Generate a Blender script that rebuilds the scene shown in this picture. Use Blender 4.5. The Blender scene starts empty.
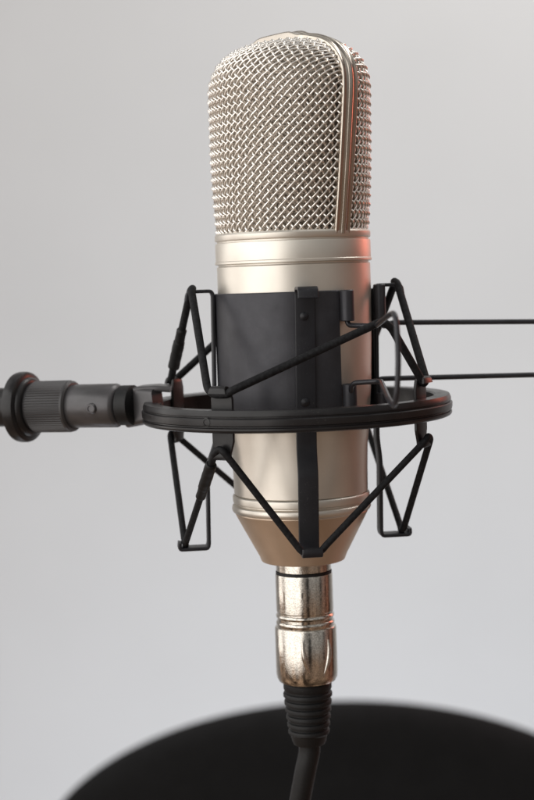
import bpy, math, random
import numpy as np
from mathutils import Vector, Matrix
random.seed(4)
sc = bpy.context.scene
COL = sc.collection
U = 0.000325                      # metres per working unit (about a third of a millimetre)
PI = math.pi
R = math.radians
# ------------------------------------------------------------------ camera model
F = 1530.0
TH = math.atan(119/F)
DH = 1525/math.cos(TH)
def unproj(px, py, Y):
    d = Vector((0, math.cos(TH), -math.sin(TH))) + Vector(((px-267)/F, 0, 0)) + (400-py)/F*Vector((0, math.sin(TH), math.cos(TH)))
    t = (Y+DH)/d.y
    return Vector((0, -DH, 0)) + d*t
TILT = Matrix.Rotation(R(-2.0), 3, 'Y')
ORG = unproj(298, 400, 0)
def loc(px, py, Y):               # measured point at a known depth -> assembly frame
    return TILT.inverted() @ (unproj(px, py, Y) - ORG)
def zl(py):
    return loc(298, py, 0).z
def sca(py):
    p = unproj(298, py, 0)
    return F/((p.y+DH)*math.cos(TH) - p.z*math.sin(TH))
# ------------------------------------------------------------------ materials
def mat(name):
    m = bpy.data.materials.new(name); m.use_nodes = True
    nt = m.node_tree; b = nt.nodes['Principled BSDF']
    return m, nt, b
def coords(nt, scale=(1,1,1)):
    tc = nt.nodes.new('ShaderNodeTexCoord'); mp = nt.nodes.new('ShaderNodeMapping')
    mp.inputs['Scale'].default_value = scale
    nt.links.new(tc.outputs['Object'], mp.inputs['Vector']); return mp.outputs['Vector']
def noise(nt, vec, scale, detail=3, rough=.6):
    n = nt.nodes.new('ShaderNodeTexNoise'); n.inputs['Scale'].default_value = scale
    n.inputs['Detail'].default_value = detail; n.inputs['Roughness'].default_value = rough
    nt.links.new(vec, n.inputs['Vector']); return n.outputs['Fac']
def ramp(nt, fac, stops):
    r = nt.nodes.new('ShaderNodeValToRGB'); el = r.color_ramp.elements
    while len(el) < len(stops): el.new(.5)
    for e, (p, c) in zip(el, stops):
        e.position = p; e.color = (*c, 1) if len(c) == 3 else c
    nt.links.new(fac, r.inputs['Fac']); return r.outputs['Color']
def mapr(nt, fac, a, b, lo, hi):
    m = nt.nodes.new('ShaderNodeMapRange'); m.inputs[1].default_value = a; m.inputs[2].default_value = b
    m.inputs[3].default_value = lo; m.inputs[4].default_value = hi
    nt.links.new(fac, m.inputs[0]); return m.outputs[0]
def bump(nt, b, h, strength, dist):
    n = nt.nodes.new('ShaderNodeBump'); n.inputs['Strength'].default_value = strength
    n.inputs['Distance'].default_value = dist
    nt.links.new(h, n.inputs['Height']); nt.links.new(n.outputs[0], b.inputs['Normal'])
def g(v): return (v, v, v)
def surf(name, c0, c1, metallic, r0, r1, nscale, bscale, bstr, bdist=0.0001, aniso=0):
    m, nt, b = mat(name); v = coords(nt)
    n1 = noise(nt, v, nscale, 5)
    nt.links.new(ramp(nt, n1, [(.3, c0), (.7, c1)]), b.inputs['Base Color'])
    b.inputs['Metallic'].default_value = metallic
    n2 = noise(nt, v, nscale*2.3, 6, .7)
    nt.links.new(mapr(nt, n2, .3, .7, r0, r1), b.inputs['Roughness'])
    n3 = noise(nt, v, bscale, 2)
    bump(nt, b, n3, bstr, bdist)
    if metallic == 0: b.inputs['Specular IOR Level'].default_value = .35
    if name.startswith('black') or name.startswith('brushed'):
        d = noise(nt, v, 2400, 2, .5); e = noise(nt, v, 70, 4, .6)
        mm = nt.nodes.new('ShaderNodeMath'); mm.operation = 'MULTIPLY'
        nt.links.new(mapr(nt, d, .66, .74, 0, 1), mm.inputs[0]); nt.links.new(mapr(nt, e, .45, .65, 0, .35), mm.inputs[1])
        mc = nt.nodes.new('ShaderNodeMix'); mc.data_type = 'RGBA'; src = b.inputs['Base Color'].links[0].from_socket
        nt.links.new(mm.outputs[0], mc.inputs[0]); nt.links.new(src, mc.inputs[6]); mc.inputs[7].default_value = (.16,.155,.15,1)
        nt.links.new(mc.outputs[2], b.inputs['Base Color'])
    if aniso: b.inputs['Anisotropic'].default_value = aniso
    return m
M = {}
M['paint'] = surf('champagne_paint', (.70,.655,.585), (.76,.715,.645), .92, .40, .46, 60, 5200, .10, .00005)
M['paint_shaded'] = surf('champagne_paint_shaded', (.64,.51,.39), (.70,.56,.44), .85, .42, .5, 60, 5200, .12, .00005)  # body paint again, dim warm reflection from below put into the colour
M['wire'] = surf('nickel_wire', (.90,.85,.79), (.97,.93,.88), 1, .26, .40, 300, 900, .05)
M['rim'] = surf('polished_rim', (.50,.45,.39), (.60,.54,.47), 1, .18, .28, 90, 1500, .05, .00004)
M['capsule'] = surf('gold_capsule', (.45,.32,.2), (.5,.36,.22), 1, .3, .4, 90, 500, .05)
M['black'] = surf('black_enamel', (.012,.012,.015), (.018,.018,.022), .0, .36, .50, 120, 3200, .22, .00008)
M['plate'] = surf('brushed_black_plate', (.034,.034,.040), (.048,.048,.056), .35, .36, .46, 150, 2600, .18, .00006)
M['ring'] = surf('black_moulding', (.011,.010,.011), (.018,.017,.018), .0, .26, .40, 80, 1500, .12, .00006)
M['rubber'] = surf('black_rubber', (.004,.004,.0045), (.007,.007,.0075), .0, .48, .62, 150, 1200, .25, .0001)
M['fabric'] = surf('black_upholstery', (.002,.0019,.0022), (.0032,.003,.0034), .0, .9, .98, 20, 700, .3, .0004)
M['wirehandle'] = surf('dark_steel_wire', (.02,.02,.024), (.035,.035,.042), .3, .25, .4, 150, 900, .1)
# worn nickel of the plug
m, nt, b = mat('worn_nickel'); v = coords(nt)
n1 = noise(nt, v, 260, 4, .6); n4 = noise(nt, v, 2600, 3, .75)
nt.links.new(ramp(nt, n4, [(.36, (.40,.365,.32)), (.6, (.70,.66,.60))]), b.inputs['Base Color'])
b.inputs['Metallic'].default_value = 1
nt.links.new(mapr(nt, n1, .40, .60, .12, .20), b.inputs['Roughness'])
pm = nt.nodes.new('ShaderNodeMath'); pm.operation = 'MULTIPLY'
nt.links.new(mapr(nt, n1, .42, .58, .15, 1), pm.inputs[0]); nt.links.new(n4, pm.inputs[1])
bump(nt, b, pm.outputs[0], .5, .00006); M['nickel'] = m
# fine inner gauze
m, nt, b = mat('inner_gauze'); v = coords(nt)
n1 = noise(nt, v, 1800, 2)
nt.links.new(ramp(nt, n1, [(.38, (.13,.11,.09)), (.62, (.74,.66,.57))]), b.inputs['Base Color'])
b.inputs['Metallic'].default_value = .9; b.inputs['Roughness'].default_value = .5
bump(nt, b, n1, .7, .0003); M['gauze'] = m
# braided cord
m, nt, b = mat('braided_cord')
tc = nt.nodes.new('ShaderNodeTexCoord'); mp = nt.nodes.new('ShaderNodeMapping'); mp.inputs['Scale'].default_value = (1,1,1)
nt.links.new(tc.outputs['UV'], mp.inputs['Vector'])
vo = nt.nodes.new('ShaderNodeTexVoronoi'); vo.inputs['Scale'].default_value = 1.0
nt.links.new(mp.outputs[0], vo.inputs['Vector'])
nt.links.new(ramp(nt, vo.outputs['Distance'], [(.1, (.012,.012,.014)), (.8, (.003,.003,.004))]), b.inputs['Base Color'])
b.inputs['Roughness'].default_value = .7; b.inputs['Specular IOR Level'].default_value = .3
inv = mapr(nt, vo.outputs['Distance'], 0, .9, 1, 0); bump(nt, b, inv, .45, .0002)
M['cord'] = m
# knurled grip
m, nt, b = mat('ribbed_grip'); b.inputs['Base Color'].default_value = (.055,.053,.055,1)
b.inputs['Roughness'].default_value = .4; b.inputs['Metallic'].default_value = .2
n1 = noise(nt, coords(nt), 900, 2); bump(nt, b, n1, .2, .0001); M['grip'] = m
M['swivel'] = surf('dark_grey_casting', (.075,.073,.075), (.105,.10,.105), .45, .30, .42, 90, 1500, .15, .00008)
m, nt, b = mat('plastered_wall'); v = coords(nt)
n1 = noise(nt, v, 1.5, 4); n2 = noise(nt, v, 140, 3)
nt.links.new(ramp(nt, n1, [(.3, (.60,.605,.61)), (.7, (.64,.645,.65))]), b.inputs['Base Color'])
b.inputs['Roughness'].default_value = .9; bump(nt, b, n2, .2, .002); M['wall'] = m
# ------------------------------------------------------------------ mesh building
BASES = {}
class MB:
    def __init__(s): s.v = []; s.f = []; s.uv = {}
    def grid(s, rows, closed_u=False, closed_v=False, uvs=None):
        base = len(s.v); n = len(rows); k = len(rows[0])
        for r in rows: s.v.extend([tuple(p) for p in r])
        for i in range(n if closed_v else n-1):
            for j in range(k if closed_u else k-1):
                a = base+i*k+j; b = base+i*k+(j+1) % k
                c = base+((i+1) % n)*k+(j+1) % k; d = base+((i+1) % n)*k+j
                s.f.append((a, b, c, d))
                if uvs: s.uv[len(s.f)-1] = [(j*uvs[0], i*uvs[1]), ((j+1)*uvs[0], i*uvs[1]), ((j+1)*uvs[0], (i+1)*uvs[1]), (j*uvs[0], (i+1)*uvs[1])]
        return base, n, k
    def lathe(s, prof, seg=96, cx=0, cy=0, close=False):
        rows = [[(cx+r*math.cos(2*PI*j/seg), cy+r*math.sin(2*PI*j/seg), z) for j in range(seg)] for r, z in prof]
        s.grid(rows, closed_u=True, closed_v=close)
    def sweep(s, pts, sec, B=None, closed=False, caps=True, scale=None, uvs=None):
        pts = [Vector(p) for p in pts]; n = len(pts); rows = []; prevN = None
        for i, p in enumerate(pts):
            if closed: T = pts[(i+1) % n]-pts[i-1]
            else: T = pts[min(i+1, n-1)]-pts[max(i-1, 0)]
            T.normalize()
            if B is not None:
                b = Vector(B); N = b.cross(T).normalized(); b2 = T.cross(N).normalized()
            else:
                if prevN is None:
                    a = Vector((0,0,1)) if abs(T.z) < .9 else Vector((1,0,0)); N = a.cross(T).normalized()
                else: N = (prevN - T*prevN.dot(T)).normalized()
                prevN = N; b2 = T.cross(N)
            sc_ = scale[i] if scale else 1
            rows.append([p+N*(x*sc_)+b2*(y*sc_) for x, y in sec])
        base, n_, k = s.grid(rows, closed_u=True, closed_v=closed, uvs=uvs)
        if not closed and caps:
            s.f.append(tuple(range(base, base+k))[::-1]); s.f.append(tuple(range(base+(n_-1)*k, base+n_*k)))
    def tube(s, pts, r, sides=12, closed=False, scale=None, uvs=None):
        s.sweep(pts, [(r*math.cos(2*PI*j/sides), r*math.sin(2*PI*j/sides)) for j in range(sides)], None, closed, scale=scale, uvs=uvs)
    def xform(s, Mx, start=0):
        for i in range(start, len(s.v)): s.v[i] = tuple(Mx @ Vector(s.v[i]))
    def build(s, name, m, root=None, angle=35):
        base = root['_b'] if isinstance(root, dict) else (BASES.get(root.name, [0, 0, 0]) if root is not None else [0, 0, 0])
        me = bpy.data.meshes.new(name)
        V = (np.array(s.v, dtype=float)-np.array(base))*U
        me.from_pydata(V.tolist(), [], s.f); me.update()
        if s.uv:
            ul = me.uv_layers.new(name='UVMap')
            for fi, cs in s.uv.items():
                for li, c in zip(me.polygons[fi].loop_indices, cs): ul.data[li].uv = c
        import bmesh
        bm = bmesh.new(); bm.from_mesh(me); bmesh.ops.recalc_face_normals(bm, faces=bm.faces); bm.to_mesh(me); bm.free()
        me.polygons.foreach_set('use_smooth', [True]*len(me.polygons))
        me.set_sharp_from_angle(angle=R(angle))
        me.materials.append(m)
        o = bpy.data.objects.new(name, me); COL.objects.link(o); BASES[o.name] = base
        if root is not None: o.parent = root['_o'] if isinstance(root, dict) else root
        return o
def thing(name, label, cat, base=(0,0,0), tilt=True, group=None):
    """Empty at the thing's base; children are built in the assembly frame"""
    o = bpy.data.objects.new(name, None); COL.objects.link(o); o.empty_display_size = .01
    b = Vector(base)
    if tilt:
        o.location = (ORG + TILT @ b)*U; o.rotation_euler = (0, R(-2.0), 0)
    else: o.location = b*U
    o['label'] = label; o['category'] = cat
    if group: o['group'] = group
    return {'_o': o, '_b': list(b)}
def rr(w, h, r=.8, n=3):          # rounded rectangle section, w along N (thickness), h along binormal
    out = []
    for cx, cy, a0 in ((w/2-r, h/2-r, 0), (-w/2+r, h/2-r, 90), (-w/2+r, -h/2+r, 180), (w/2-r, -h/2+r, 270)):
        for k in range(n+1):
            a = R(a0+90*k/n); out.append((cx+r*math.cos(a), cy+r*math.sin(a)))
    return out
def fillet(pts, r, n=6):
    pts = [Vector(p) for p in pts]; out = [pts[0]]
    rs = r if isinstance(r, (list, tuple)) else [r]*len(pts)
    for i in range(1, len(pts)-1):
        a = pts[i-1]-pts[i]; b = pts[i+1]-pts[i]; q = min(rs[i], a.length*.48, b.length*.48)
        p0 = pts[i]+a.normalized()*q; p2 = pts[i]+b.normalized()*q
        for k in range(n+1):
            t = k/n; out.append(p0*(1-t)**2+pts[i]*2*t*(1-t)+p2*t*t)
    out.append(pts[-1]); return out
def resample(pts, step, closed=False):
    pts = [Vector(p) for p in pts]
    if closed: pts = pts+[pts[0]]
    L = [0]
    for a, b in zip(pts, pts[1:]): L.append(L[-1]+(b-a).length)
    n = max(2, int(L[-1]/step)); out = []; j = 0
    for k in range(n if closed else n+1):
        s = L[-1]*k/n
        while j < len(L)-2 and L[j+1] < s: j += 1
        t = (s-L[j])/max(1e-9, L[j+1]-L[j]); out.append(pts[j].lerp(pts[j+1], min(1, t)))
    return out
def az(a, r, z=0):                # azimuth in degrees, 0 = towards the camera, positive = right
    return Vector((r*math.sin(R(a)), -r*math.cos(R(a)), z))
def arcshell(mb, a0, a1, r0, r1, z0, z1, n=40):
    """curved plate between two azimuths, chamfered edges"""
    c = .8; sec = [(r0, z0), (r1-c, z0), (r1, z0+c), (r1, z1-c), (r1-c, z1), (r0, z1)]
    rows = [[az(a0+(a1-a0)*i/n, r, z) for r, z in sec] for i in range(n+1)]
    base, n_, k = mb.grid(rows, closed_u=True)
    mb.f.append(tuple(range(base, base+k))); mb.f.append(tuple(range(base+n*k, base+(n+1)*k)))

# ------------------------------------------------------------------ microphone
mic = thing('microphone', 'champagne coloured condenser microphone with woven wire grille, held upright in the black cradle', 'microphone', (0, 0, zl(560)))
def prof(pairs): return [(r/sca(py), zl(py)) for r, py in pairs]
mb = MB()
mb.lathe(prof([(60,231.5),(74.5,231.5),(76.6,232.2),(77.8,234),(77.8,238.5),(77.4,239.4),(75.6,239.8),(75.6,241.2),(77.2,241.7),(77.6,242.6),(77.6,259.5),(78.3,260.2),(78.3,262.2),(77.2,262.8),(75.2,263.0),(75.0,264.4),(70,264.4)]), 160)
mb.build('collar', M['paint'], mic, 25)
mb = MB()
mb.lathe(prof([(70,264.6),(76.0,264.6),(76.6,265.4),(76.6,290),(75.8,330),(74.0,380),(70.6,425),(68.2,445),(67.2,470),(66.8,490.8),(66.0,491.6)]), 160)
mb.build('body', M['paint'], mic, 25)
mb = MB()
mb.lathe(prof([(64,491.8),(67.2,491.8),(68.2,492.8),(68.5,494.4),(68.2,498.8),(67.4,499.6),(66.2,500),(66.2,500.9),(67.6,501.4),(68.9,502.6),(69.4,504.6),(69.3,507),(68.4,508.7),(66.6,509.4),(64,509.4)]), 160)
mb.build('trim_ring', M['paint'], mic, 30)
mb = MB()
mb.lathe(prof([(64,509.6),(66.4,509.6),(66.6,510.4),(65.6,512.6),(43.6,554),(42.4,557.4),(41.6,559),(40,559.6),(27,559.6),(27,556)]), 160)
mb.build('tail_cone', M['paint_shaded'], mic, 35)
# grille
GA = 38.0                          # azimuth of the frame's near side
adir = az(GA, 1); bdir = az(GA-90, 1)
Z0 = zl(234); Z1 = zl(112); ZT = zl(43.5); HC = ZT-Z1; NE = 3.1
def A1(z): t = np.clip((z-Z0)/(Z1-Z0), 0, 1.25); return 74+19*t-2.5*t*t
def B1(z): t = np.clip((z-Z0)/(Z1-Z0), 0, 1); return 73.5+9*t*(1-t)-5*t
def cz(z): t = np.clip((z-Z1)/HC, 0, 1); return (1-t**NE)**(1/NE)
def zinv(c): return Z1+HC*max(0, 1-min(1, c)**NE)**(1/NE)
NA = 181
tabs = []; alphas = np.linspace(-PI/2+1e-4, PI/2-1e-4, NA)
for al in alphas:
    sa = abs(math.sin(al)); ze = zinv(sa) if sa > 1e-6 else ZT
    lin = np.linspace(Z0, Z1, 60)[:-1]; q = np.linspace(0, PI/2, 160)
    zz = np.concatenate([lin, Z1+(ze-Z1)*np.sin(q)])
    b = B1(zz)*np.sqrt(np.maximum(0, cz(zz)**2-sa*sa)); a = A1(zz)*math.sin(al)
    d = np.sqrt(np.diff(zz)**2+np.diff(b)**2); s_ = np.concatenate([[0], np.cumsum(d)])
    tabs.append((s_, a, b, zz))
Ls = np.array([t[0][-1] for t in tabs])
def spt(u, v, shrink=1.0):
    al = u/82.0
    if abs(al) > PI/2-2e-4: return None
    x = (al-alphas[0])/(alphas[1]-alphas[0]); i = int(min(NA-2, max(0, math.floor(x)))); t = x-i
    L = Ls[i]*(1-t)+Ls[i+1]*t
    if v < 0 or v > L: return None
    r = []
    for k in (i, i+1):
        T = tabs[k]; vv = v/L*T[0][-1]
        r.append(np.array([np.interp(vv, T[0], T[1]), np.interp(vv, T[0], T[2]), np.interp(vv, T[0], T[3])]))
    return r[0]*(1-t)+r[1]*t
def snorm(u, v):
    e = .8
    p = spt(u, v); p1 = spt(u+e, v); p2 = spt(u, v+e); s1 = s2 = 1
    if p1 is None: p1 = spt(u-e, v); s1 = -1
    if p2 is None: p2 = spt(u, v-e); s2 = -1
    if p1 is None or p2 is None: return p, None
    n = np.cross((p1-p)*s1, (p2-p)*s2); l = np.linalg.norm(n)
    if l < 1e-9: return p, None
    n /= l
    if n[1] < 0 and p[1] > 2: n = -n
    return p, n
PITCH = 6.15; WR = 1.1; SUB = 4
def half_grille(side):
    mb = MB(); q = PITCH*math.sqrt(2); UM = 82*PI/2; VM = Ls.max()
    rng = int((UM+VM)/q)+3
    out = []
    for fam in (0, 1):
        for i in range(-rng, rng+1):
            run = []
            for k in range(-rng*SUB*1, rng*SUB*1+1):
                t = k/SUB
                gg, hh = (t, i) if fam == 0 else (i, t)
                u = (gg+hh)*q/2; v = (gg-hh)*q/2
                if abs(u) < UM and 0 <= v <= VM: 
                    p, n = (None, None) if spt(u, v) is None else snorm(u, v)
                else: p = n = None
                if p is None or n is None:
                    if len(run) > 2: out.append(run)
                    run = []; continue
                off = math.cos(PI*t)*(-1)**(i % 2)*(.5 if fam*1 == (0 if side == 1 else 1) else -1.8)*(1 if side == 1 else -1)
                p = p+n*off
                w = adir*p[0]+bdir*(side*p[1]); run.append(Vector((w.x, w.y, p[2])))
            if len(run) > 2: out.append(run)
    for run in out: mb.tube(run, WR, 6)
    return mb
half_grille(1).build('wire_grille', M['wire'], mic, 80)
half_grille(-1).build('wire_grille', M['wire'], mic, 80)
# fine gauze shell inside
for side in (1, -1):
    mb = MB(); rows = []
    for al in np.linspace(-82*PI/2+.3, 82*PI/2-.3, 60):
        x = (al/82-alphas[0])/(alphas[1]-alphas[0]); L = np.interp(x, range(NA), Ls)
        row = []
        for v in np.linspace(.01, L*.999, 50):
            p = spt(al, v); p = np.array([p[0]*.93, p[1]*.93, Z0+(p[2]-Z0)*.965]); w = adir*p[0]+bdir*(side*p[1]); row.append((w.x, w.y, p[2]))
        rows.append(row)
    mb.grid(rows); mb.build('inner_gauze', M['gauze'], mic, 60)
# frame over the top
mb = MB()
curve = [(1, A1(z)*1.0, z) for z in np.linspace(Z0-2, Z1, 24)[:-1]]
for t in np.linspace(0, PI/2, 40):
    z = Z1+HC*math.sin(t)**(2/NE)if t < PI/2 else ZT
    c = math.cos(t)**(2/NE) if t < PI/2 else 0
    curve.append((1, float(A1(z))*c, z))
cur2 = [(a, z) for _, a, z in curve]; cur = cur2+[(-a, z) for a, z in cur2[-2::-1]]
rows = []
for i, (a, z) in enumerate(cur):
    p0 = cur[max(0, i-1)]; p1 = cur[min(len(cur)-1, i+1)]
    tx, tz = p1[0]-p0[0], p1[1]-p0[1]; l = math.hypot(tx, tz); nx, nz = tz/l, -tx/l
    fl = 1/(1+math.exp((abs(a)-52)/4.5)) if z > Z1 else 0; up_ = 4.0/(1+math.exp((abs(a)-30)/2.6)) if z > Z1 else 0
    w = 9.2+7.5*fl; h = 1.0+.25*fl
    sec = [(-w,-3), (-w,2.2), (-w+.5,3.0), (-w+1.2,3.3), (-w+2.2,2.9), (-3.2,2.9), (-2.6,3.4), (-1.8,4.6), (0,5.0), (1.8,4.6), (2.6,3.4), (3.2,2.9), (w-2.2,2.9), (w-1.2,3.3), (w-.5,3.0), (w,2.2), (w,-3)]
    row = []
    for bb, hh in sec:
        aa = a+nx*hh*h; zz = z+nz*hh*h+up_; ww = adir*aa+bdir*bb; row.append((ww.x, ww.y, zz))
    rows.append(row)
mb.grid(rows, closed_u=True); mb.build('grille_frame', M['rim'], mic, 50)
# capsule inside
mb = MB(); s0 = 0
mb.lathe([(0,9),(30,9),(36,6),(38,3),(38,-3),(36,-6),(30,-9),(0,-9)], 64)
Mx = Matrix.Translation(Vector((0,0,zl(130)))) @ Matrix(((adir.x, 0, bdir.x, 0), (adir.y, 0, bdir.y, 0), (0, 1, 0, 0), (0,0,0,1)))
mb.xform(Mx); mb.build('capsule', M['capsule'], mic)

# ------------------------------------------------------------------ shock mount
sm = thing('shock_mount', 'black ring shaped shock mount cradle with zigzag elastic cords around the microphone', 'shock mount', (0, 0, zl(418)))
SD = 5.8; BOT = {0: 536, 1: 539, 2: 545, 3: 542.5}
def lean(p): return Vector((p[0]-5.0*max(0, zl(292)-p[2])/250, p[1], p[2]))
zt, zb = zl(291), zl(424)
# clamp shells
mb = MB(); arcshell(mb, -100, 31, 77.6, 80.0, zb, zt, 60); mb.build('clamp_plate', M['plate'], sm)
mb = MB(); arcshell(mb, 92, 245, 77.6, 80.0, zb, zt, 60); mb.build('clamp_plate', M['plate'], sm)
def strap(angle, rivets=False):
    zz = zl; yb = BOT[round((angle-SD)/90) % 4]
    r0, r1 = 81.6, 90.0; xt = 2 if rivets is False else 0
    if 80 < angle < 110: r1 = 84.5
    path = [(r1+27+xt, zz(yb-3.5)+3), (r1+28+xt, zz(yb)), (r1+1, zz(yb)), (r1, zz(yb-4.5)), (r1, zz(463)), (r0, zz(440)), (r0, zz(292)), (r0+2, zz(288)), (r0+25, zz(288)), (r0+26.5, zz(291)-6)]
    pts = [Vector((0, -r, z)) for r, z in path]
    pts = resample(fillet(pts, [3,4,5,3,6,6,4,4,5,3], 6), 1.6)
    if angle == SD: pts = pts
    mb = MB(); mb.sweep(pts, rr(3.5, 19.5, 1.0), B=(1, 0, 0))
    mb.xform(Matrix.Rotation(R(angle), 4, 'Z')); mb.v = [tuple(lean(v)) for v in mb.v]
    o = mb.build('strap', M['black'], sm)
    if rivets:
        for py in (314.5, 396):
            mb = MB(); mb.lathe([(4.2,0),(4.0,1.0),(2.8,2.0),(0.01,2.5)], 24)
            mb.xform(Matrix.Rotation(R(angle), 4, 'Z') @ Matrix.Translation(Vector((-1-5*(py-292)/250, -r0-1.4, zl(py)))) @ Matrix.Rotation(R(90), 4, 'X'))
            mb.build('rivet', M['black'], o)
for a, rv in ((SD, True), (SD-90, False), (SD+90, False), (SD+180, False)): strap(a, rv)
# rolled strap hooks across the ends of the front strap
for py, rad, x in ((290, 107, 0), (549, 117, 0)):
    pass
# ring, ridged outside
ro, ri = 155.0, 137.0; zr = loc(295, 407.5, 0).z; hh = 10.4
sec = [(ri, -hh+1.5), (ri+1.5, -hh), (ro-3, -hh), (ro-1, -hh+1), (ro-.2, -hh+2.5), (ro-.2, -hh+4.2), (ro-2.0, -hh+5.0), (ro-2.0, -hh+5.8), (ro, -hh+6.8), (ro+.3, -.6), (ro+.3, 2.2), (ro-.3, 3.0), (ro-2.2, 3.6), (ro-2.2, 4.4), (ro-1, 5.0), (ro-1.0, 7.2), (ro-2.5, hh), (ri+2, hh), (ri, hh-1.5)]
mb = MB(); mb.lathe([(r, zr+z) for r, z in sec], 200, cx=-1.5, close=True)
ringo = mb.build('ring', M['ring'], sm, 28)
# pin hole in the ring front
mb = MB(); mb.lathe([(4.2,0),(4.2,1.0),(3.0,1.2),(2.4,.2),(2.2,-1.5),(.01,-1.6)], 24)
mb.xform(Matrix.Translation(Vector((-1.5, 0, 0))) @ Matrix.Rotation(R(-33.5), 4, 'Z') @ Matrix.Translation(Vector((0, -ro+.4, zr-.2))) @ Matrix.Rotation(R(90), 4, 'X'))
mb.build('pin', M['ring'], ringo)
# posts on the ring
PA = {'fl': -31.5, 'fr': 60, 'br': 150, 'bl': -115}
def post(angle, up=30, dn=35):
    rp = ri-1.5
    mb = MB()
    path = [(rp+6, zr-dn+5), (rp+7, zr-dn), (rp, zr-dn-1), (rp, zr-16), (rp, zr), (rp, zr+up), (rp+7, zr+up+1), (rp+8, zr+up-5)]
    pts = resample(fillet([Vector((0, -r, z)) for r, z in path], 3.5, 5), 1.5)
    scl = []
    sec = rr(3.2, 20, .9); n = len(pts)
    rows = []
    base = len(mb.v)
    # width varies: narrow hooks, wide at the ring
    for i, p in enumerate(pts):
        T = (pts[min(i+1, n-1)]-pts[max(i-1, 0)]).normalized(); B = Vector((1,0,0)); N = B.cross(T).normalized()
        d = abs(p.z-zr); wdt = 1.18 if d < 20 else max(.8, 1.18-(d-20)/30)
        rows.append([p+N*x+B*(y*wdt) for x, y in sec])
    b0, n_, k = mb.grid(rows, closed_u=True)
    mb.f.append(tuple(range(b0, b0+k))); mb.f.append(tuple(range(b0+(n_-1)*k, b0+n_*k)))
    mb.xform(Matrix.Translation(Vector((-1.5, 0, 0))) @ Matrix.Rotation(R(angle), 4, 'Z'))
    mb.build('post', M['ring'], sm)
for k_ in PA.values(): post(k_)
def pp(key, z, out=3.5, tang=0):
    a = R(PA[key]); rp = ri+out
    return Vector((-1.5+rp*math.sin(a)+tang*math.cos(a), -rp*math.cos(a)+tang*math.sin(a), z))
def hook(i, z, out, tang=0):
    a = R(SD+90*i); return lean(Vector((out*math.sin(a)+tang*math.cos(a), -out*math.cos(a)+tang*math.sin(a), z)))
CR = 3.85
# upper cord
zu = zr+28; zh = zl(288)+3.6
upper = [pp('fl', zu+2, 3, -13), pp('fl', zu-3.5, 3, -7), pp('fl', zu-3.5, 3, 8), pp('fl', zu, 3, 14),
         loc(372, 326, -101), loc(382, 321, -98), loc(391, 327, -96),
         pp('fr', zu, 3, -5), pp('fr', zu-4, 3, 0), pp('fr', zu, 3, 5),
         hook(1, zh-2, 103, -7), hook(1, zh, 101, 0), hook(1, zh-2, 103, 7),
         pp('br', zu, 3, -5), pp('br', zu-4, 3, 0), pp('br', zu, 3, 5),
         hook(2, zh-2, 103, -7), hook(2, zh, 101, 0), hook(2, zh-2, 103, 7),
         pp('bl', zu, 3, -5), pp('bl', zu-4, 3, 0), pp('bl', zu, 3, 5),
         hook(3, zh-2, 103, -7), hook(3, zh, 101, 0), hook(3, zh-2, 103, 7)]
zlw = zr-29; ZK = [zl(BOT[k])+3.2 for k in range(4)]
lower = [pp('fl', zlw, 6, -5), pp('fl', zlw+3.5, 6, 0), pp('fl', zlw, 6, 5),
         hook(0, ZK[0]+5, 111, -13), hook(0, ZK[0], 111, -9), hook(0, ZK[0], 111, 9), hook(0, ZK[0]+5, 111, 13),
         pp('fr', zlw, 6, -5), pp('fr', zlw+3.5, 6, 0), pp('fr', zlw, 6, 5),
         hook(1, ZK[1]+3, 107, -8), hook(1, ZK[1], 106, 0), hook(1, ZK[1]+3, 107, 8),
         pp('br', zlw, 6, -5), pp('br', zlw+3.5, 6, 0), pp('br', zlw, 6, 5),
         hook(2, ZK[2]+3, 114, -8), hook(2, ZK[2], 113, 0), hook(2, ZK[2]+3, 114, 8),
         pp('bl', zlw, 6, -5), pp('bl', zlw+3.5, 6, 0), pp('bl', zlw, 6, 5),
         hook(3, ZK[3]+3, 114, -8), hook(3, ZK[3], 113, 0), hook(3, ZK[3]+3, 114, 8)]
def cord(pts, r):
    pts = [Vector(p) for p in pts]
    loop = [(pts[-1]+pts[0])/2]+pts+[(pts[-1]+pts[0])/2]
    q = fillet(loop, 4.5, 5)[:-1]
    q = resample(q, 1.6, closed=True)
    mb = MB(); mb.tube(q, r, 14, closed=True, uvs=(.5, .55))
    return mb.build('elastic_cord', M['cord'], sm, 70)
uc = cord(upper, CR); lc = cord(lower, CR-.5)
def sleeve(a, b, t0, t1, r, parent):
    a = Vector(a); b = Vector(b); p0 = a.lerp(b, t0); p1 = a.lerp(b, t1)
    mb = MB(); pts = resample([p0, p1], 1.5); n = len(pts)
    sc_ = [(.86 if i < .3*n else 1.0)*(.8 if i in (0, n-1) else 1)*(1+.02*math.sin(i*.9)) for i in range(n)]
    mb.tube(pts, r, 20, scale=sc_); o = mb.build('sleeve', M['rubber'], sm, 50); o.parent = parent
    return o
sleeve(lower[-1], lower[0], .52, .88, 5.6, lc)
sleeve(upper[22], upper[21], .42, .86, 6.0, uc)
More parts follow.
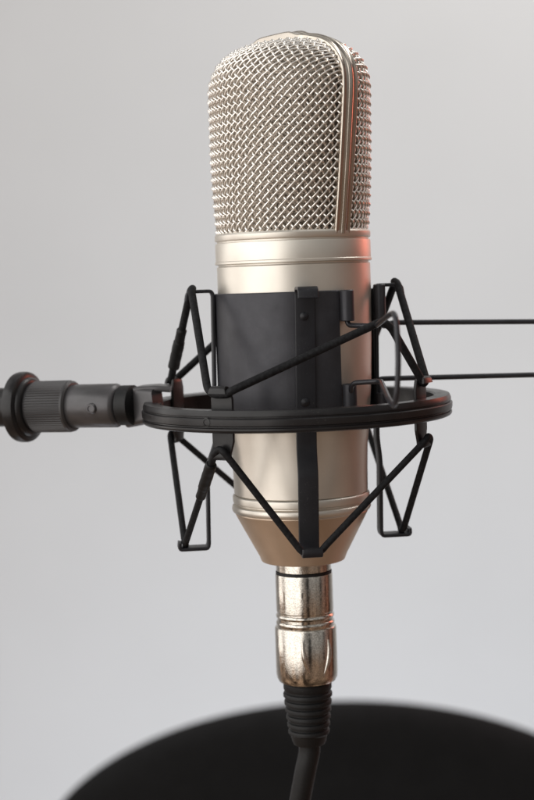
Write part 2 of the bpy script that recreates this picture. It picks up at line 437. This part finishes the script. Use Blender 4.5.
# hinge knuckles and squeeze handles
def knuckle(a, py0, py1, r=6.2, rad=84.5, name='hinge_knuckle'):
    mb = MB(); c = az(a, rad); z0_, z1_ = zl(py1), zl(py0)
    mb.lathe([(r-2.4, z0_), (r-.8, z0_), (r, z0_+.8), (r, z1_-.8), (r-.8, z1_), (r-2.4, z1_)], 32, cx=c.x, cy=c.y, close=True)
    return mb.build(name, M['plate'], sm)
knuckle(36, 291, 321, 7.0, 82.5); knuckle(36, 381, 420, 7.0, 82.5)
knuckle(86.5, 287, 322, 6.0, 84.5); knuckle(86.5, 395, 424, 6.0, 84.5)
c = az(36, 82.5)
hp = [Vector((c.x, c.y, zl(300))), Vector((c.x, c.y, zl(325))), loc(376, 326, -90), loc(389, 315, -230), loc(396, 312, -262), loc(399, 360, -266), loc(396, 409, -262), loc(389, 400, -225), loc(381, 381, -90), loc(352, 383, -78), Vector((c.x, c.y, zl(395)))]
mb = MB(); mb.tube(resample(fillet(hp, [0,5,8,20,22,30,22,20,8,6,0], 8), 1.5), 2.5, 12); mb.build('squeeze_handle', M['wirehandle'], sm)
c = az(86.5, 84.5)
hp = [Vector((c.x, c.y, zl(300))), loc(383, 327, 4), loc(392, 322.5, 12), loc(545, 321.5, 30), loc(640, 322, 42), loc(640, 374, 42), loc(545, 374.5, 30), loc(388, 378.5, 12), loc(379, 379, 10), Vector((c.x, c.y, zl(400)))]
mb = MB(); mb.tube(resample(fillet(hp, [0,4,5,10,20,20,10,5,4,0], 8), 1.5), 2.7, 12); mb.build('squeeze_handle', M['wirehandle'], sm)
# swivel joint on the left: axis runs left and away
sw0 = loc(140, 405, 10); sw1 = loc(22, 407, 62)
axd = (sw1-sw0).normalized(); Lx = (sw1-sw0).length
q = axd.to_track_quat('Z', 'Y').to_matrix().to_4x4()
def along(mb, t): mb.xform(Matrix.Translation(sw0+axd*t) @ q)
def tat(px): return (px-140)/(22-140)*Lx
mb = MB()
t1, t2 = tat(120), tat(70)
mb.lathe([(0.01, t1-2),(17,t1-2),(20.5,t1),(22.3,t1+3),(22.3,t2-4),(21,t2-2),(0.01,t2-2)], 64); along(mb, 0)
neck = mb.build('swivel_neck', M['swivel'], sm)
mb = MB(); tm = tat(103)
mb.lathe([(5.6,0),(5.4,2),(4.4,3.4),(3.2,3.6),(3.0,2.6),(.01,2.6)], 28)
pc = sw0+axd*tm; side_ = Vector((axd.y, -axd.x, 0)).normalized(); side_ = side_ if side_.y < 0 else -side_
mb.xform(Matrix.Translation(pc+side_*22.0+Vector((0,0,-1))) @ side_.to_track_quat('Z', 'Y').to_matrix().to_4x4())
mb.build('screw', M['swivel'], neck)
mb = MB(); t3 = tat(134)
mb.lathe([(0.01,t3-2),(17,t3-2),(20.3,t3),(20.3,t1-3.5),(18,t1-2.4),(.01,t1-2.4)], 64); along(mb, 0); mb.build('friction_disc', M['rubber'], sm)
# tongue to the ring
mb = MB()
tp2 = resample([loc(130, 407, 25), loc(158, 404, 8)], 2)
mb.sweep(tp2, rr(26, 41, 6, 5), B=(0, 0, 1), scale=[1-.28*(i/len(tp2))**1.5 for i in range(len(tp2))])
tg = mb.build('mounting_tongue', M['swivel'], sm)
mb = MB()
mb.sweep(resample([loc(130, 391, 26), loc(142, 388.5, 24), loc(158, 387.5, 22), loc(171, 388.5, 22)], 2), rr(34, 6, 2), B=(0, 0, 1)); mb.build('web', M['swivel'], tg)
# ribbed nut + flange
mb = MB(); seg = 240; ta, tb = tat(73), tat(36); rows = []
for t, rad, rib in ((ta-3, 20, 0), (ta-2.6, 24, 0), (ta-1, 26, 0), (ta+1, 26.2, 0), (ta+2, 26.2, .55), (tb-2, 26.2, .55), (tb-1, 25, 0), (tb+3, 24.5, 0), (tb+3.4, 20, 0)):
    rows.append([((rad+rib*(1 if j % 4 < 2 else -1))*math.cos(2*PI*j/seg), (rad+rib*(1 if j % 4 < 2 else -1))*math.sin(2*PI*j/seg), t) for j in range(seg)])
mb.grid(rows, closed_u=True); along(mb, 0); nut = mb.build('ribbed_nut', M['grip'], sm, 30)
mb = MB(); t4 = tat(35)
mb.lathe([(20,t4+1),(25,t4),(29,t4+1.2),(30.5,t4+3),(31,t4+5),(33.5,t4+5.5),(36,t4+7),(36.8,t4+9.5),(36.8,t4+15),(36,t4+18),(33,t4+20),(20,t4+20.5),(.01,t4+20.5)], 96); along(mb, 0); mb.build('lock_flange', M['ring'], sm, 40)

# ------------------------------------------------------------------ boom arm, reaching out of frame
bo = thing('boom_arm', 'dark metal stand arm entering behind the ribbed nut, at the left edge', 'boom arm', tuple(sw0+axd*(t4+260)))
mb = MB(); mb.lathe([(.01,t4+21),(16,t4+21),(20.4,t4+22),(20.4,t4+259),(.01,t4+260)], 64); along(mb, 0); mb.build('tube', M['ring'], bo)

# ------------------------------------------------------------------ plug and cable
cb = thing('microphone_cable', 'black cable with worn nickel plug and ribbed boot hanging below the microphone', 'cable', tuple(loc(296, 830, 0)))
XC = .0
def pprof(l): return [(r/sca(py), zl(py-3 if py > 575 else py-1)) for r, py in l]
mb = MB()
mb.lathe(pprof([(20,560.5),(27.6,560.5),(27.6,570.2),(24.0,570.5),(24.0,573.2),(28.2,573.6),(28.6,575),(28.6,612.6),(28,613.6),(28.0,615.2),(28.8,616),(29.2,617.4),(28.8,618.8),(28.0,619.6),(28.0,622.2),(28.8,623),(29.2,624.4),(28.9,626),(28.6,627),(28.6,627.8),(30.0,628.4),(30.8,630),(30.8,674),(30.2,679),(28,682.6),(24,684.4),(18,684.4)]), 128)
plug = mb.build('plug_shell', M['nickel'], cb, 30)
mb = MB(); mb.lathe(pprof([(24,571.0),(27.9,571.1),(28.1,572.2),(27.9,573.3),(24,573.4)]), 96); mb.build('gap_shade', M['rubber'], plug, 40)  # black ring added to stand for the shade in the neck gap
for x0, y0, x1, y1, bd in ((302.5, 638, 311, 671, -2.2), (328, 637, 323.5, 672, 3.0)):
    mb = MB(); pts = []; sc_ = []
    for k in range(25):
        t = k/24; px = x0+(x1-x0)*t+bd*math.sin(PI*t); py = y0+(y1-y0)*t
        cxl = loc(298, py, 0).x; xx = loc(px, py, -27).x
        rad = 30.8; yy = -math.sqrt(max(1, rad*rad-xx*xx)); pts.append(Vector((xx, yy, zl(py-2)))); sc_.append(.25+.75*math.sin(PI*min(1, t*1.0+.04)))
    mb.tube(pts, 2.7, 10, scale=sc_); mb.build('embossed_mark', M['nickel'], plug, 60)
mb = MB(); l = [(18,684),(23.2,684.6),(24.2,686),(24.2,690.5),(23.4,692)]
py = 692; k = 0
while py < 730:
    r_ = 24.6-(py-692)*.105
    l += [(r_-1.9, py), (r_-2.0, py+2.0), (r_-.4, py+2.9), (r_, py+4), (r_-.1, py+6.3), (r_-.8, py+7.0)]; py += 7.4
l += [(18.6,py+.6),(18.2,py+2),(16.8,744),(15.6,746.5),(9,747)]
mb.lathe(pprof(l), 96); mb.build('boot', M['rubber'], cb, 30)
cp = [Vector((0, 0, zl(740))), Vector((0, 0, zl(752))), loc(306.5, 766, 0), loc(303, 784, 2), loc(299, 806, 5), loc(294, 850, 10), loc(286, 930, 20)]
mb = MB(); mb.tube(resample(fillet(cp, 12, 6), 2), 10.9, 24); mb.build('cord', M['rubber'], cb)

# ------------------------------------------------------------------ chair back behind, out of focus
YC = 2150.0; top = unproj(352, 706, YC); sc2 = F/(YC+1560)
W, H = 330/sc2, 187/sc2
ch = thing('chair', 'black upholstered chair with a wide rounded back, blurred below the microphone', 'chair', (top.x, YC+40, top.z-H-700), tilt=False)
mb = MB(); rows = []; N = 120
for rr_, yy in ((0.001, -62), (.5, -60), (.8, -55), (.92, -46), (.975, -32), (1.0, -10), (1.0, 12), (.97, 34), (.9, 46), (.7, 54), (.001, 56)):
    row = []
    for j in range(N):
        a = 2*PI*j/N; x = W*math.cos(a); z = H*math.sin(a) if math.sin(a) > 0 else H*1.5*math.sin(a)
        row.append((top.x+x*rr_, YC+40+yy, top.z-H+z*rr_))
    rows.append(row)
mb.grid(rows, closed_u=True); mb.build('backrest', M['fabric'], ch, 60)
mb = MB(); mb.sweep([Vector((top.x, YC+100, top.z-H-100)), Vector((top.x, YC+130, top.z-H-700))], rr(40, 150, 12), B=(1,0,0)); mb.build('back_support', M['black'], ch)

# ------------------------------------------------------------------ wall
YW = 2.2
me = bpy.data.meshes.new('wall'); me.from_pydata([(-4, YW, -2.2), (4, YW, -2.2), (4, YW, 2.6), (-4, YW, 2.6), (-4, YW+.1, -2.2), (4, YW+.1, -2.2), (4, YW+.1, 2.6), (-4, YW+.1, 2.6)], [], [(0,1,2,3), (7,6,5,4), (0,4,5,1), (1,5,6,2), (2,6,7,3), (3,7,4,0)])
me.materials.append(M['wall']); w = bpy.data.objects.new('wall', me); COL.objects.link(w); w['kind'] = 'structure'

# ------------------------------------------------------------------ light
def area(name, pos, target, size, sy, power, col):
    l = bpy.data.lights.new(name, 'AREA'); l.shape = 'RECTANGLE'; l.size = size; l.size_y = sy; l.energy = power; l.color = col
    o = bpy.data.objects.new(name, l); COL.objects.link(o); o.location = pos
    o.rotation_euler = (Vector(target)-Vector(pos)).to_track_quat('-Z', 'Y').to_euler(); return o
tgt = (ORG.x*U, 0, ORG.z*U)
area('window_light', (-1.15, -.95, .35), tgt, 2.4, 2.0, 27, (1, .985, .96))
area('side_light', (-1.3, .45, .2), tgt, .7, 1.2, 4, (1, .985, .965))
area('red_light', (.92, .80, .26), tgt, .24, .4, 1.3, (1, .19, .11))
area('wall_light', (.8, .9, 1.5), (.1, YW, .1), 1.2, 1.2, 24.5, (1, .985, .96))
area('wall_low_light', (.3, .9, -1.5), (.2, YW, -.4), 1.4, 1.2, 18, (.83, .90, 1))
wd = bpy.data.worlds.new('World'); sc.world = wd; wd.use_nodes = True; nt = wd.node_tree
bg = nt.nodes['Background']; tc = nt.nodes.new('ShaderNodeTexCoord'); sx = nt.nodes.new('ShaderNodeSeparateXYZ')
nt.links.new(tc.outputs['Generated'], sx.inputs[0])
vert = ramp(nt, mapr(nt, sx.outputs['Z'], -1, 1, 0, 1), [(.0, (.30,.20,.13)), (.42, (.26,.18,.13)), (.52, (.30,.29,.28)), (1, (.55,.55,.54))])
side = mapr(nt, sx.outputs['X'], -1, 1, 1.35, .55)
mx = nt.nodes.new('ShaderNodeMix'); mx.data_type = 'RGBA'; mx.blend_type = 'MULTIPLY'; mx.inputs[0].default_value = 1
nt.links.new(vert, mx.inputs[6]); nt.links.new(side, mx.inputs[7]); mp = nt.nodes.new('ShaderNodeMapping'); mp.inputs['Scale'].default_value = (1, 1, .12); nt.links.new(tc.outputs['Generated'], mp.inputs['Vector'])
wr = nt.nodes.new('ShaderNodeVectorMath'); wr.operation = 'DOT_PRODUCT'; wr.inputs[1].default_value = (.80, .60, 0)
nt.links.new(tc.outputs['Generated'], wr.inputs[0])
mw = nt.nodes.new('ShaderNodeMix'); mw.data_type = 'RGBA'; nt.links.new(mapr(nt, wr.outputs['Value'], .45, .9, 0, .85), mw.inputs[0])
nt.links.new(mx.outputs[2], mw.inputs[6]); mw.inputs[7].default_value = (.20, .085, .055, 1)
band = mapr(nt, noise(nt, mp.outputs[0], 3.2, 3, .55), .42, .58, .15, 1.9)
mx2 = nt.nodes.new('ShaderNodeMix'); mx2.data_type = 'RGBA'; mx2.blend_type = 'MULTIPLY'; mx2.inputs[0].default_value = 1
nt.links.new(mw.outputs[2], mx2.inputs[6]); nt.links.new(band, mx2.inputs[7])
nt.links.new(mx2.outputs[2], bg.inputs[0]); bg.inputs[1].default_value = .85

# ------------------------------------------------------------------ camera
cd = bpy.data.cameras.new('Camera'); cam = bpy.data.objects.new('Camera', cd); COL.objects.link(cam); sc.camera = cam
cam.location = (0, -DH*U, 0); cam.rotation_euler = (PI/2-TH, 0, 0)
cd.sensor_fit = 'VERTICAL'; cd.sensor_height = 24; cd.lens = 24*F/800
cd.clip_start = .01; cd.clip_end = 50
cd.dof.use_dof = True; cd.dof.focus_distance = (1525-75)*U; cd.dof.aperture_fstop = 8.0
sc.view_settings.view_transform = 'Standard'; sc.view_settings.look = 'None'; sc.view_settings.exposure = 0
sc.render.engine = 'CYCLES'
